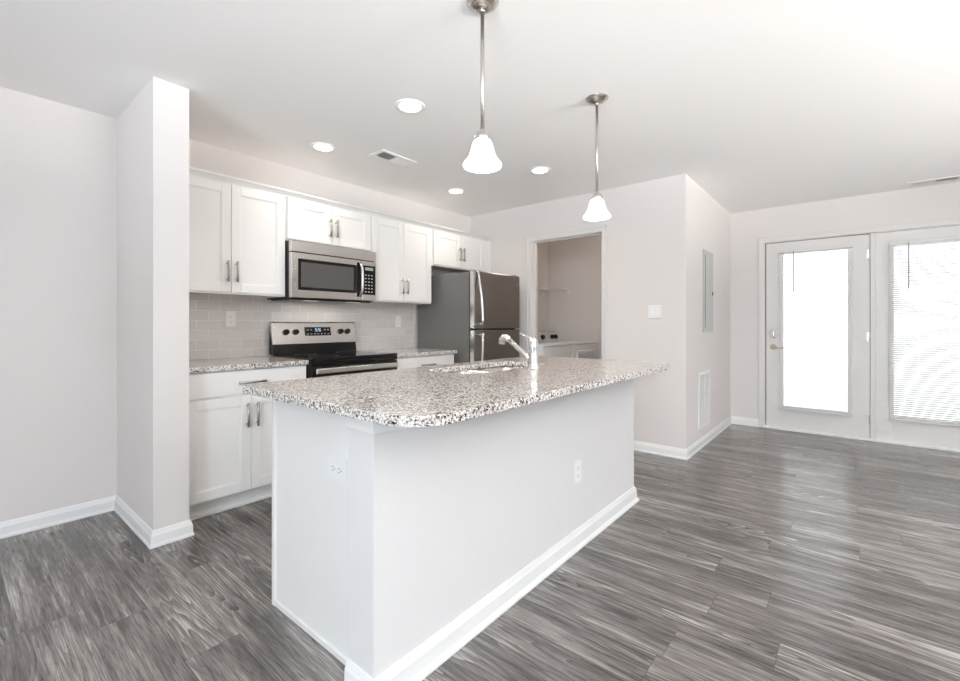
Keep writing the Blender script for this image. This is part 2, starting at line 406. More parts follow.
m.box(XK-.018, XK-.01, DO0-.005-cw, DO1+.005+cw, DOZ+.005+cw-.014, DOZ+.005+cw, .002)
struct(m.build('trim_doorway_casing', M['dtrim']))

# ------------------------------------------------------------------ patio door and sidelight
m = MB(); f = XD-.002
m.box(XD-.001, XD+T, PD1+.008, UO1, 0, UOZ); m.box(XD-.001, XD+T, UO0, SL0-.002, 0, UOZ)
m.box(XD-.001, XD+T, SL1+.002, PD0-.004, 0, UOZ); m.box(XD-.001, XD+T, UO0, UO1, 2.052, UOZ)
struct(m.build('trim_patio_frame', M['dtrim']))
struct(MB().box(XD-.022, XD+T+.02, UO0-.004, UO1+.004, 0, .0225, .004).build('trim_patio_sill', M['trim']))
m = MB(); cw = .052
o0, o1, oz = UO0-.005, UO1+.0, UOZ-.005
for y0, y1 in ((o1-.005, o1-.005+cw), (o0+.005-cw, o0+.005)):
    m.box(XD-.014, XD-.0005, y0, y1, 0, oz+cw, .003)
m.box(XD-.0145, XD-.0005, o0+.005-cw, o1-.005+cw, oz, oz+cw, .003)
m.box(XD-.019, XD-.01, o1-.005+cw-.014, o1-.005+cw, 0, oz+cw, .002); m.box(XD-.019, XD-.01, o0+.005-cw, o1-.005+cw, oz+cw-.014, oz+cw, .002)
struct(m.build('trim_patio_casing', M['dtrim']))

def lite_unit(name, y0, y1, z0, z1, g0, g1, gz0, gz1, tilt, wand_y):
    xf, xb = XD+.012, XD+.056
    m = MB()
    m.box(xf, xb, y0, g0, z0, z1, .0015); m.box(xf, xb, g1, y1, z0, z1, .0015)
    m.box(xf, xb, g0, g1, z0, gz0, 0); m.box(xf, xb, g0, g1, gz1, z1, 0)
    root = struct(m.build(name, M['dtrim']))
    m = MB(); w = .030
    for X0, X1 in ((xf-.013, xf+.012), (xb-.004, xb+.012)):
        m.box(X0, X1, g0-w, g0+.006, gz0-w, gz1+w, .004); m.box(X0, X1, g1-.006, g1+w, gz0-w, gz1+w, .004)
        m.box(X0, X1, g0+.006, g1-.006, gz1-.006, gz1+w, .004); m.box(X0, X1, g0+.006, g1-.006, gz0-w, gz0+.006, .004)
    m.build('lite_frame', M['dtrim'], root)
    m = MB(); m.box(xf+.006, xf+.009, g0, g1, gz0, gz1); m.box(xb-.009, xb-.006, g0, g1, gz0, gz1)
    m.build('glass_pane', M['glass'], root)
    # mini blind hung on the room side of the glass
    m = MB(); xc = xf-.034; y0b, y1b = g0-.036, g1+.034; zt_, zb_ = gz1+.022, gz0-.030; n = int((zt_-zb_-.05)/.0195)
    for k in range(n):
        z = zb_+.026+k*.0195
        m.box(-.0105, .0105, y0b, y1b, -.0004, .0004, mat=Matrix.Translation((xc, 0, z)) @ Matrix.Rotation(tilt, 4, 'Y'))
    for yy in (y0b+.09, y1b-.09):
        for dx in (-.010, .010): m.cyl((xc+dx, yy, zb_+.01), (xc+dx, yy, zt_-.01), .0006, seg=6)
    bl = m.build('mini_blind', M['blind'], root)
    MB().box(xc-.013, xf-.0135, y0b, y1b, zt_-.022, zt_, .002).build('head_rail', M['dtrim'], bl)
    MB().box(xc-.012, xc+.013, y0b, y1b, zb_, zb_+.016, .003).build('bottom_rail', M['dtrim'], bl)
    m = MB(); m.cyl((xc-.020, wand_y, zt_-.03), (xc-.020, wand_y, zt_-.45), .0042, seg=8); m.tube([(xc-.020, wand_y, zt_-.03), (xc-.016, wand_y, zt_-.014), (xc-.010, wand_y, zt_-.012)], .003, 8)
    m.build('tilt_wand', simple_wand, root)
    return root
simple_wand = simple('clear_grey_wand', (.22, .22, .22), .3)
door = lite_unit('door_1', PD0, PD1, .024, 2.046, .035, .590, .255, 1.925, math.radians(4), .488)
wind = lite_unit('window_1', SL0, SL1, .024, 2.046, -.880, -.300, .262, 1.920, math.radians(31), -.405)
door['label'] = 'white full-lite patio door with nickel deadbolt and lever'; door['category'] = 'door'
wind['label'] = 'fixed glazed sidelight with mini blind, right of the patio door'; wind['category'] = 'window'
xf = XD+.012
m = MB(); m.prism([(.677+.040*math.cos(k*PI/14), 1.046+.054*math.sin(k*PI/14)) for k in range(28)], 0, xf-.014, xf, .004)
db = m.build('deadbolt', M['chrome'], door)
m = MB(); m.box(xf-.03, xf-.010, .672, .682, 1.022, 1.070, .003); m.build('thumb_turn', M['chrome'], db)
m = MB(); m.cyl((xf, .677, .90), (xf-.010, .677, .90), .033, .030, 28); m.cyl((xf-.008, .677, .90), (xf-.042, .677, .90), .011, seg=16)
m.tube([(xf-.042, .683, .90), (xf-.046, .665, .900), (xf-.046, .62, .896), (xf-.044, .575, .894)], .009, radii=[.011, .010, .008, .006])
m.build('door_lever', M['brass'], door)
for z in (.21, 1.03, 1.85):
    m = MB(); m.cyl((xf-.006, PD0-.003, z-.05), (xf-.006, PD0-.003, z+.05), .0065, seg=12); m.box(xf-.003, xf+.004, PD0, PD0+.025, z-.045, z+.045)
    m.build('hinge', M['nickel'], door)
m = MB(); m.box(xf+.002, xf+.012, PD1+.0003, PD1+.0075, .024, 2.046); m.box(xf+.002, xf+.012, PD0-.0035, PD0-.0003, .024, 2.046); m.box(xf+.002, xf+.012, PD0, PD1, 2.0463, 2.0515)
m.build('weather_strip', M['rubber'], door)

# ------------------------------------------------------------------ outside the glass
o = MB().box(XD+T, 8.35, -5.5, 5.5, -.14, -.04).build('patio_slab', M['concrete']); struct(o)
o = MB().box(8.35, 22, -14, 14, -.20, -.08).build('lawn', M['grass']); o['kind'] = 'stuff'; tag(o, 'green lawn beyond the patio slab', 'grass')
fn = thing('garden_fence', 'tall white vinyl privacy fence beyond the patio glass', 'fence', (8.6, 0, -.08))
m = MB()
yy = -4.0
while yy < 4.0:
    m.box(8.585, 8.605, yy, yy+.146, .10, 2.42, .003); yy += .15
m.build('boards', M['vinyl'], fn)
m = MB(); m.box(8.575, 8.615, -4, 4, .04, .14, .004); m.box(8.575, 8.615, -4, 4, 2.38, 2.48, .004); m.build('rail', M['vinyl'], fn)
for y in (-4.0, -1.75, .25, 2.25, 4.0):
    m = MB(); m.box(8.535, 8.655, y-.06, y+.06, -.08, 2.52, .004); m.prism([(8.525, 2.52), (8.665, 2.52), (8.595, 2.58)], 1, y-.065, y+.065); m.build('post', M['vinyl'], fn)

# ------------------------------------------------------------------ kitchen cabinets
HR = .0075
def pull(parent, p, axis, length, out=-.030):
    """bar pull on a front that faces -Y"""
    x, y, z = p; h = length/2; m = MB()
    if axis == 'z':
        m.cyl((x, y+out, z-h), (x, y+out, z+h), HR, seg=12)
        for s in (-1, 1): m.cyl((x, y, z+s*h*.76), (x, y+out, z+s*h*.76), .0045, seg=10)
    else:
        m.cyl((x-h, y+out, z), (x+h, y+out, z), HR, seg=12)
        for s in (-1, 1): m.cyl((x+s*h*.76, y, z), (x+s*h*.76, y+out, z), .0045, seg=10)
    return m.build('handle', M['nickel'], parent)
def shaker(name, parent, x0, x1, z0, z1, yf, th=.019, rail=.060, facing=-1):
    m = MB(); yb = yf+th if facing < 0 else yf-th
    A, B = min(yf, yb), max(yf, yb)
    m.box(x0, x0+rail, A, B, z0, z1, .0018); m.box(x1-rail, x1, A, B, z0, z1, .0018)
    m.box(x0+rail, x1-rail, A, B, z0, z0+rail, .0018); m.box(x0+rail, x1-rail, A, B, z1-rail, z1, .0018)
    pf = yf+.008 if facing < 0 else yf-.008
    m.box(x0+rail-.002, x1-rail+.002, min(pf, yb), max(pf, yb), z0+rail-.002, z1-rail+.002)
    # small stepped bead inside the frame
    bw = .006; bf = yf+.004 if facing < 0 else yf-.004
    a, b = min(bf, yb), max(bf, yb)
    m.box(x0+rail, x0+rail+bw, a, b, z0+rail, z1-rail); m.box(x1-rail-bw, x1-rail, a, b, z0+rail, z1-rail)
    m.box(x0+rail+bw, x1-rail-bw, a, b, z0+rail, z0+rail+bw); m.box(x0+rail+bw, x1-rail-bw, a, b, z1-rail-bw, z1-rail)
    return m.build(name, M['cab'], parent)
UY, UB = 3.236, 3.217      # upper carcass front, door front plane
def upper(x0, x1, z0, label, hz, d0=None, d1=None, top=2.112):
    r = thing('wall_cabinet', label, 'cabinet', ((x0+x1)/2, (UY+YK)/2, z0), 'white wall cabinets')
    m = MB(); m.box(x0, x1, UY, YK-.001, z0+.014, top, .001); m.box(x0, x0+.03, UY-.0005, UY+.02, z0, top, 0); m.box(x1-.03, x1, UY-.0005, UY+.02, z0, top, 0)
    m.box(x0+.03, x1-.03, UY-.0005, UY+.02, z0, z0+.03, 0); m.box(x0, x0+.012, UY+.02, YK-.001, z0, z0+.02); m.box(x1-.012, x1, UY+.02, YK-.001, z0, z0+.02)
    m.build('carcass', M['cab'], r)
    MB().box(x0+.013, x1-.013, UY+.021, YK-.002, z0+.0115, z0+.0138).build('underside', M['cabin'], r)
    d0 = x0+.010 if d0 is None else d0; d1 = x1-.010 if d1 is None else d1; mid = (d0+d1)/2; zb, zt = z0+.012, 2.096
    for a, b, hx in ((d0, mid-.0015, mid-.029), (mid+.0015, d1, mid+.029)):
        d = shaker('door', r, a, b, zb, zt, UB)
        pull(d, (hx, UB, hz), 'z', .140)
    return r
X1, X2, X3, X4 = 1.630, 2.392, 3.122, 3.955
upper(PX1+.002, X1-.001, 1.358, 'tall white two-door wall cabinet against the divider wall, left of the microwave', 1.508)
upper(X1, X2-.001, 1.778, 'short white two-door wall cabinet directly above the microwave', 1.918)
upper(X2, X3-.001, 1.355, 'tall white two-door wall cabinet between microwave and refrigerator', 1.503)
upper(X3, X4, 1.742, 'short white two-door wall cabinet above the refrigerator', 1.892, d0=X3+.022)
CR = [(0, 0), (.010, 0), (.012, .010), (.026, .026), (.040, .034), (.043, .044), (0, .044)]
cm = MB().mould([(X4, UY), (PX1+.002, UY)][::-1], CR, z=2.099).build('crown_moulding', M['cab'])
tag(recenter(cm), 'white crown moulding strip along the top of the wall cabinets', 'moulding')
fl = MB().box(X4+.001, XK-.001, UY-.010, YK-.002, 1.742, 2.112).build('cabinet_filler', M['cab'])
tag(recenter(fl), 'narrow white filler strip between fridge cabinet and end wall', 'filler')

BY, BD = 2.932, 2.913     # base carcass front, door front plane
def base(x0, x1, label):
    r = thing('base_cabinet', label, 'cabinet', ((x0+x1)/2, (BY+YK)/2, 0), 'white base cabinets')
    MB().box(x0, x1, BY, YK-.001, .105, .8755, .001).build('carcass', M['cab'], r)
    m = MB(); m.box(x0, x1, BY+.065, BY+.085, 0, .105); m.box(x0, x1, BY+.052, BY+.066, 0, .018, .004); m.build('toe_kick', M['cab'], r)
    mid = (x0+x1)/2
    dr = MB().box(x0+.010, x1-.010, BD, BY, .722, .866, .002).build('drawer', M['cab'], r)
    pull(dr, (mid, BD, .794), 'x', .165)
    for a, b, hx in ((x0+.010, mid-.0015, mid-.028), (mid+.0015, x1-.010, mid+.031)):
        d = shaker('door', r, a, b, .118, .711, BD)
        pull(d, (hx, BD, .590), 'z', .150)
    return r
base(PX1+.002, X1-.003, 'white base cabinet beside the divider wall, left of the range')
base(X2+.007, 3.125, 'white base cabinet between range and refrigerator')
CT0, CT1 = .876, .906
def counter(x0, x1, label):
    o = MB().box(x0, x1, 2.898, YK-.001, CT0, CT1, .003).build('worktop', M['granite']); tag(recenter(o), label, 'countertop')
counter(PX1+.001, X1-.003, 'speckled granite worktop left of the range, against the divider wall')
counter(X2+.007, 3.145, 'speckled granite worktop between range and refrigerator')
o = MB().box(PX1+.001, 3.145, YK-.009, YK-.0005, CT1+.0005, 1.40).build('tile_backsplash', M['tile'])
tag(o, 'glossy grey subway tile backsplash under the wall cabinets', 'backsplash')

# ------------------------------------------------------------------ microwave
r = thing('microwave', 'stainless over-the-range microwave above the stove', 'microwave', (2.01, 3.33, 1.334))
mx0, mx1, mz0, mz1, mf = X1+.002, X2-.004, 1.347, 1.772, 3.150
MB().box(mx0, mx1, mf+.040, YK-.010, mz0, mz1, .002).build('body', M['matblack'], r)
m = MB(); m.box(mx0+.02, mx1-.02, mf+.05, YK-.03, mz0-.010, mz0-.0005, .003); bp_ = m.build('underside_panel', M['black'], r)
for x in (1.78, 2.16): MB().box(x, x+.10, 3.2, 3.26, mz0-.013, mz0-.0102).build('work_light', M['worklamp'], bp_)
wd = bpy.data.lights.new('cooktop_glow', 'AREA'); wd.shape = 'RECTANGLE'; wd.size = .5; wd.size_y = .06; wd.energy = .55; wd.color = LAMP
wo = bpy.data.objects.new('cooktop_glow', wd); COL.objects.link(wo); wo.parent = r; wo.location = (0, .06, mz0-.018-1.334)
MB().box(mx0, mx1, mf+.002, mf+.039, mz1-.082, mz1, .004).build('vent_fascia', M['steel'], r)
dx1 = mx1-.145
d = MB().box(mx0, dx1-.001, mf, mf+.039, mz0+.004, mz1-.087, .004).build('door', M['steel'], r)
m = MB(); m.box(mx0+.052, dx1-.052, mf-.002, mf+.01, mz0+.062, mz1-.130, .002); fr_ = m.build('window_surround', M['black'], d)
MB().box(mx0+.074, dx1-.082, mf-.003, mf-.0005, mz0+.085, mz1-.155).build('window', M['smoke'], d)
hx = dx1-.026; m = MB(); zt, zb = mz1-.118, mz0+.045
m.tube([(hx, mf, zt), (hx, mf-.030, zt-.006), (hx, mf-.044, zt-.05), (hx, mf-.047, (zt+zb)/2), (hx, mf-.044, zb+.05), (hx, mf-.030, zb+.006), (hx, mf, zb)], .012, seg=14)
m.build('handle', M['bar'], d)
MB().box(hx-.022, hx+.02, mf-.002, mf+.006, zb-.012, zt+.012, .001).build('handle_recess', M['black'], d)
cp = MB().box(dx1+.001, mx1, mf, mf+.039, mz0+.004, mz1-.087, .004).build('control_panel', M['steel'], r)
MB().box(dx1+.010, mx1-.010, mf-.002, mf+.004, mz0+.055, mz1-.125).build('keypad', M['black'], cp)
MB().box(dx1+.032, mx1-.032, mf-.003, mf-.001, mz1-.165, mz1-.140).build('display', M['displaygrey'], cp)
for rr in range(6):
    for cc in range(3):
        MB().box(dx1+.030+cc*.031, dx1+.045+cc*.031, mf-.0028, mf-.001, mz0+.075+rr*.028, mz0+.083+rr*.028).build('key', M['mark'], cp)

# ------------------------------------------------------------------ range
r = thing('electric_range', 'freestanding stainless and black electric range', 'stove', (2.012, 3.2, 0))
rx0, rx1 = X1+.004, X2-.001
MB().box(rx0, rx1, 2.905, 3.505, .03, .897, .003).build('body', M['matblack'], r)
for x in (rx0+.05, rx1-.05):
    for y in (2.96, 3.45): MB().cyl((x, y, 0), (x, y, .0305), .018).build('foot', M['matblack'], r)
ck = MB().box(rx0, rx1, 2.868, 3.44, .898, .918, .005).build('cooktop', M['blackglass'], r)
for bx_, by_, br_ in ((1.82, 3.03, .105), (2.21, 3.03, .08), (1.82, 3.29, .08), (2.21, 3.29, .105)):
    MB().lathe([(br_-.002, 0), (br_, 0), (br_, .0005), (br_-.002, .0005)], (bx_, by_, .9182), 48, True).build('burner_ring', M['ringgrey'], ck)
m = MB(); m.prism([(3.435, .917), (3.505, .917), (3.505, 1.165), (3.475, 1.165)], 0, rx0+.002, rx1-.002, .002)
bg_ = m.build('backguard', M['black'], r)
nrm = Vector((0, -(1.165-.917), -(.04))).normalized()
def bgp(z, off=0.0):
    y = 3.435+(z-.917)/(1.165-.917)*.04; return y+nrm.y*off, z+nrm.z*off*-1
m = MB(); (ya, za), (yb_, zb_) = bgp(.995), bgp(1.168)
m.prism([(ya-.010, za), (ya+.004, za), (yb_+.030, zb_+.004), (yb_-.006, zb_+.004), (yb_-.010, zb_-.006)], 0, rx0, rx1, .002)
pf = m.build('control_fascia', M['steel'], r)
tilt = math.atan2(.04, .248)
def on_fascia(x, z, lift):
    y, _ = bgp(z); return (x, y-.0085-lift, z)
for kx in (1.745, 1.825, 2.235, 2.305):
    p0 = on_fascia(kx, 1.090, 0); p1 = on_fascia(kx, 1.094, .024)
    k = MB().cyl(p0, p1, .024, .020, 28).build('knob', M['black'], pf)
    MB().box(kx-.0035, kx+.0035, p1[1]-.006, p1[1]+.004, p1[2]-.018, p1[2]+.020, .002).build('grip', M['black'], k)
y_, _ = bgp(1.09); R_ = Matrix.Translation((2.022, y_-.0095, 1.094)) @ Matrix.Rotation(-tilt, 4, 'X')
ds = MB().box(-.118, .118, -.0025, .004, -.036, .036, .001, mat=R_).build('display_panel', M['black'], pf)
m = MB()
for k, dx in enumerate((-.022, -.010, .008, .020)): 
    for (sx, sz, w, h) in ((0, .011, .007, .0015), (0, 0, .007, .0015), (0, -.011, .007, .0015), (-.003, .0055, .0015, .010), (.003, -.0055, .0015, .010)):
        m.box(dx+sx-w/2, dx+sx+w/2, -.0033, -.0025, .012+sz-h/2, .012+sz+h/2, mat=R_)
m.build('clock_digits', M['display'], ds)
for k in range(7):
    for q in range(2):
        if q == 1 and 2 <= k <= 4: continue
        MB().box(-.100+k*.031, -.086+k*.031, -.0032, -.0025, -.024+q*.034, -.019+q*.034, mat=R_).build('button', M['mark'], ds)
od = MB().box(rx0+.002, rx1-.002, 2.868, 2.904, .235, .862, .004).build('oven_door', M['black'], r)
MB().box(rx0+.09, rx1-.09, 2.8665, 2.8685, .36, .70).build('oven_window', M['smoke'], od)
m = MB(); m.box(rx0+.018, rx1-.020, 2.834, 2.852, .806, .846, .008, 3)
for x in (rx0+.05, rx1-.03): m.box(x-.016, x+.016, 2.850, 2.869, .816, .840, .003)
m.build('oven_handle', M['bar'], od)
MB().box(rx0, rx1, 2.872, 2.906, .866, .896, .003).build('front_rail', M['black'], r)
dw = MB().box(rx0+.002, rx1-.002, 2.870, 2.904, .05, .228, .004).build('storage_drawer', M['steel'], r)

# ------------------------------------------------------------------ refrigerator
fx0, fx1, fy, fb, fz = 3.190, 3.932, 2.722, 3.505, 1.660
r = thing('refrigerator', 'dark stainless top-freezer refrigerator at the end of the kitchen run', 'refrigerator', ((fx0+fx1)/2, (fy+fb)/2, 0))
MB().box(fx0, fx1, fy+.072, fb, .045, fz-.012, .006).build('body', M['fridge_side'], r)
MB().box(fx0+.02, fx1-.02, fy+.09, fb-.02, 0.0, .046).build('base_grille', M['matblack'], r)
MB().box(fx0+.008, fx1-.008, fy+.060, fy+.073, .06, fz-.006).build('gasket', M['rubber'], r)
split = 1.103
def fdoor(name, z0, z1, h0, h1):
    d = MB().box(fx0, fx1, fy, fy+.060, z0, z1, .008, 3).build(name, M['fridge'], r)
    # door side edge in lighter steel
    MB().box(fx0-.0012, fx0+.002, fy+.010, fy+.052, z0+.008, z1-.008).build('edge_trim', M['steel'], d)
    x = fx0+.045; n = 9; pts = []
    for k in range(n+1):
        t = k/n; pts.append((x, fy-.006-.058*math.sin(min(1, t*1.15)*PI/2), h0+(h1-h0)*t))
    m = MB(); m.tube(pts, .0125, 14)
    m.tube([(x, fy, h1+(.02 if h0 > h1 else -.02)), (x, pts[-1][1], h1+(.02 if h0 > h1 else -.02))], .010, 12)
    m.build('handle', M['bar'], d); return d
fd = fdoor('freezer_door', split+.005, fz, fz-.01, split+.03)
fdoor('fridge_door', .06, split-.005, .45, split-.03)
MB().box(fx1-.060, fx1-.020, fy-.0015, fy+.002, fz-.092, fz-.082, .0005).build('badge', M['bar'], fd)
MB().box(fx1-.09, fx1-.01, fy+.02, fy+.12, fz-.013, fz+.010, .004).build('hinge_cover', M['matblack'], r)

# ------------------------------------------------------------------ island
IT0, IT1 = .885, .914
ix0, ix1, iy0, iy1 = .826, 2.896, 1.100, 1.845
wy = 1.232                                     # kitchen side of the half wall
r = thing('kitchen_island', 'long white kitchen island with a plain painted seating side', 'island', ((ix0+ix1)/2, 1.47, 0))
MB().box(ix0, ix1, iy0, wy, 0, IT0-.0005, .0015).build('half_wall', M['island_paint'], r)
MB().box(.902, ix1-.022, wy+.002, iy1-.024, .10, IT0-.0006-.22, 0).build('carcass', M['cab'], r)
m = MB(); m.box(.880, .899, wy+.001, iy1, 0, IT0-.001, .001); m.box(.872, .881, iy1-.022, iy1, 0, IT0-.001, .001); m.box(.8735, .881, wy+.001, iy1-.022, 0, .022, .002)
m.build('end_panel', M['cab'], r)
MB().box(ix1-.02, ix1-.001, wy+.001, iy1, 0, IT0-.001, .001).build('end_panel', M['cab'], r)
MB().box(.90, ix1-.021, iy1-.10, iy1-.085, 0, .0995).build('toe_kick', M['cab'], r)
CAPP = [(0, 0), (.005, .002), (.009, .010), (.009, .062), (0, .062)]
MB().mould([(ix0, wy), (ix0, iy0), (ix1, iy0), (ix1, wy)], CAPP, z=IT0-.0635).build('cap_moulding', M['trim'], r)
BBI = [(0, 0), (.026, 0), (.026, .009), (.018, .020), (.0145, .022), (.0135, .070), (.010, .078), (.007, .088), (.004, .096), (0, .096)]
MB().mould([(ix0, wy), (ix0, iy0), (ix1, iy0), (ix1, wy)], BBI).build('base_moulding', M['trim'], r)
n = 4; w = (ix1-.021-.90)/n
MB().box(.90, ix1-.021, iy1-.022, iy1-.019, .10, IT0-.001).build('face_frame', M['cab'], r)
for k in range(n):
    a = .90+k*w+.004; b = a+w-.008
    d = shaker('door', r, a, b, .115, .705, iy1+.001, facing=1)
    m = MB(); hx = b-.034 if k % 2 == 0 else a+.034
    m.cyl((hx, iy1+.031, .56), (hx, iy1+.031, .70), HR, seg=12)
    for zz in (.578, .682): m.cyl((hx, iy1, zz), (hx, iy1+.031, zz), .0045, seg=10)
    m.build('handle', M['nickel'], d)
    MB().box(a, b, iy1-.018, iy1+.001, .715, .868, .002).build('drawer_front', M['cab'], r)

def rrect(x0, x1, y0, y1, rads, n=10):
    """rounded rectangle, radii at (x0,y0),(x1,y0),(x1,y1),(x0,y1), counter-clockwise"""
    out = []
    for (cx, cy, a0, rr) in ((x0+rads[0], y0+rads[0], PI, rads[0]), (x1-rads[1], y0+rads[1], 1.5*PI, rads[1]), (x1-rads[2], y1-rads[2], 0, rads[2]), (x0+rads[3], y1-rads[3], PI/2, rads[3])):
        for k in range(n+1): out.append((cx+rr*math.cos(a0+k/n*PI/2), cy+rr*math.sin(a0+k/n*PI/2)))
    return out
sx0, sx1, sy0, sy1 = 1.62, 2.37, 1.405, 1.745
o = MB().slab(rrect(.757, 2.905, .838, 1.878, (.15, .15, .03, .04), 14), [rrect(sx0, sx1, sy0, sy1, (.07,)*4, 8)], IT0, IT1, .0025).build('island_worktop', M['granite'])
tag(o, 'large speckled granite island worktop with rounded corners and sink cutout', 'countertop')

# sink: two bowls under the cutout
r = thing('sink', 'stainless double-bowl undermount sink in the island worktop', 'sink', ((sx0+sx1)/2, (sy0+sy1)/2, IT0-.21))
def bowl(x0, x1):
    b = bmesh.new(); loops = []
    for (ins, z, rad) in ((-.012, IT0-.001, .075), (0, IT0-.001, .065), (.004, IT0-.03, .065), (.010, IT0-.165, .065), (.035, IT0-.195, .05), (.10, IT0-.200, .03)):
        loops.append([b.verts.new((x, y, z)) for x, y in rrect(x0+ins, x1-ins, sy0-.006+ins, sy1+.006-ins, (rad,)*4, 8)])
    for q, w_ in zip(loops, loops[1:]):
        for k in range(len(q)): b.faces.new((q[k], q[(k+1) % len(q)], w_[(k+1) % len(q)], w_[k])).smooth = True
    b.faces.new(loops[-1]); bmesh.ops.recalc_face_normals(b, faces=b.faces[:])
    for f_ in b.faces: f_.normal_flip()
    mm = MB(); mm._merge(b); o = mm.build('bowl', M['sink'], r)
    md = o.modifiers.new('thickness', 'SOLIDIFY'); md.thickness = .0012; md.offset = -1
    cx = (x0+x1)/2; MB().lathe([(0, 0), (.040, 0), (.044, .003), (.038, .004), (.012, .002), (0, .002)], (cx, 1.60, IT0-.1995), 28).build('drain', M['chrome'], o)
mid = 1.995
bowl(sx0-.005, mid-.014); bowl(mid+.014, sx1+.005)

# faucet
fx, fy_ = 2.04, 1.325
r = thing('faucet', 'chrome single-lever faucet behind the island sink', 'faucet', (fx, fy_, IT1))
m = MB(); m.lathe([(0, 0), (.034, 0), (.034, .006), (.029, .012), (.0265, .03), (.0255, .115), (.0265, .128), (.025, .136), (.025, .150), (.020, .161), (.009, .167), (0, .168)], (fx, fy_, IT1+.0003), 32)
m.build('body', M['chrome'], r)
m = MB(); s0 = Vector((fx, fy_+.012, IT1+.045)); s1 = Vector((fx, fy_+.155, IT1+.150))
m.tube([s0, s0.lerp(s1, .25), s0.lerp(s1, .6), s1], .014, 16, radii=[.016, .0145, .0135, .014]); sp = m.build('spout', M['chrome'], r)
m = MB(); h1 = s1+Vector((0, .02, .013)); m.tube([s1, h1, h1+Vector((0, .018, .003)), h1+Vector((0, .032, -.010)), h1+Vector((0, .036, -.034))], .018, 16, radii=[.0145, .019, .021, .021, .018])
m.build('spray_head', M['chrome'], sp)
m = MB(); m.tube([(fx, fy_, IT1+.156), (fx, fy_+.03, IT1+.170), (fx-.002, fy_+.085, IT1+.190)], .006, 10, radii=[.009, .0065, .005]); m.build('lever', M['chrome'], r)

# ------------------------------------------------------------------ outlets and switches
def plate(kind, label, c, facing, w=.072, h=.116, recept=(), rocker=(), group=None, horizontal=False):
    """facing: unit outward direction in plan; built by local axes (u sideways, n outward)"""
    r = thing(kind, label, 'outlet' if kind == 'wall_outlet' else 'switch', c, group)
    n = Vector((facing[0], facing[1], 0)); u = Vector((-n.y, n.x, 0))
    mt = Matrix((( u.x, n.x, 0, c[0]), (u.y, n.y, 0, c[1]), (0, 0, 1, c[2]), (0, 0, 0, 1)))
    MB().box(-w/2, w/2, 0, .006, -h/2, h/2, .003, mat=mt).build('cover_plate', M['plate'], r)
    for (a, z) in recept:
        q = MB().box(a-.0165, a+.0165, .006, .0085, z-.0140, z+.0140, .003, mat=mt).build('receptacle', M['plate'], r)
        m = MB()
        if horizontal:
            m.box(a-.004, a+.004, .0083, .0090, z-.0075, z-.0055, mat=mt); m.box(a-.004, a+.004, .0083, .0090, z+.0055, z+.0075, mat=mt); m.box(a+.008, a+.012, .0083, .0090, z-.002, z+.002, mat=mt)
        else:
            m.box(a-.0075, a-.0055, .0083, .0090, z-.002, z+.006, mat=mt); m.box(a+.0055, a+.0075, .0083, .0090, z-.002, z+.006, mat=mt); m.box(a-.002, a+.002, .0083, .0090, z-.0105, z-.0065, mat=mt)
        m.build('slots', M['slot'], q)
    for a in rocker:
        MB().box(a-.0165, a+.0165, .006, .0075, -.034, .034, .001, mat=mt).build('rocker_frame', M['plate'], r)
        MB().box(a-.014, a+.014, .0074, .0105, -.030, .030, .002, mat=mt @ Matrix.Rotation(math.radians(4), 4, 'X')).build('rocker', M['plate'], r)
    return r
DU = ((0, .020), (0, -.020))
plate('wall_outlet', 'white outlet on the backsplash left of the range', (1.362, YK-.0092, 1.192), (0, -1), recept=DU, group='white duplex outlets')
plate('wall_outlet', 'white outlet on the backsplash near the refrigerator', (2.945, YK-.0092, 1.180), (0, -1), recept=DU, group='white duplex outlets')
plate('wall_outlet', 'white outlet low on the plain seating side of the island', (2.108, iy0-.0002, .392), (0, -1), recept=DU, group='white duplex outlets')
plate('wall_outlet', 'white sideways outlet on the short end panel of the island', (.8795, 1.372, .655), (-1, 0), w=.118, h=.076, recept=((.020, 0), (-.020, 0)), group='white duplex outlets', horizontal=True)
plate('light_switch', 'white two-gang rocker switch on the wall right of the laundry doorway', (XK-.0003, 1.355, 1.262), (-1, 0), w=.116, h=.118, rocker=(-.023, .023))

# ------------------------------------------------------------------ electrical panel and return grille on the hall wall
r = thing('electrical_panel', 'grey recessed breaker panel on the hall wall', 'electrical panel', (4.82, YC, 1.08))
MB().box(4.625, 5.010, YC-.009, YC-.0005, 1.075, 1.868, .003).build('frame', M['panelgrey'], r)
d = MB().box(4.690, 4.975, YC-.014, YC-.0085, 1.13, 1.815, .003).build('door', M['panelgrey'], r)
MB().box(4.681, 4.689, YC-.0105, YC-.0088, 1.12, 1.82).build('hinge_gap', M['matblack'], r)
MB().box(4.940, 4.962, YC-.019, YC-.0135, 1.44, 1.475, .002).build('latch', M['black'], d)
r = thing('return_grille', 'tall white return air grille low on the hall wall', 'vent', (4.66, YC, .18))
m = MB(); g0, g1, gz0, gz1 = 4.455, 4.875, .175, .705; fw = .030
m.box(g0, g0+fw, YC-.010, YC-.0005, gz0, gz1, .003); m.box(g1-fw, g1, YC-.010, YC-.0005, gz0, gz1, .003)
m.box(g0+fw, g1-fw, YC-.010, YC-.0005, gz0, gz0+fw, .003); m.box(g0+fw, g1-fw, YC-.010, YC-.0005, gz1-fw, gz1, .003)
m.box((g0+g1)/2-.006, (g0+g1)/2+.006, YC-.010, YC-.0005, gz0+fw, gz1-fw); m.build('frame', M['plate'], r)
MB().box(g0+fw, g1-fw, YC-.002, YC-.0008, gz0+fw, gz1-fw).build('backing', M['panelgrey'], r)
m = MB(); z = gz0+fw+.006
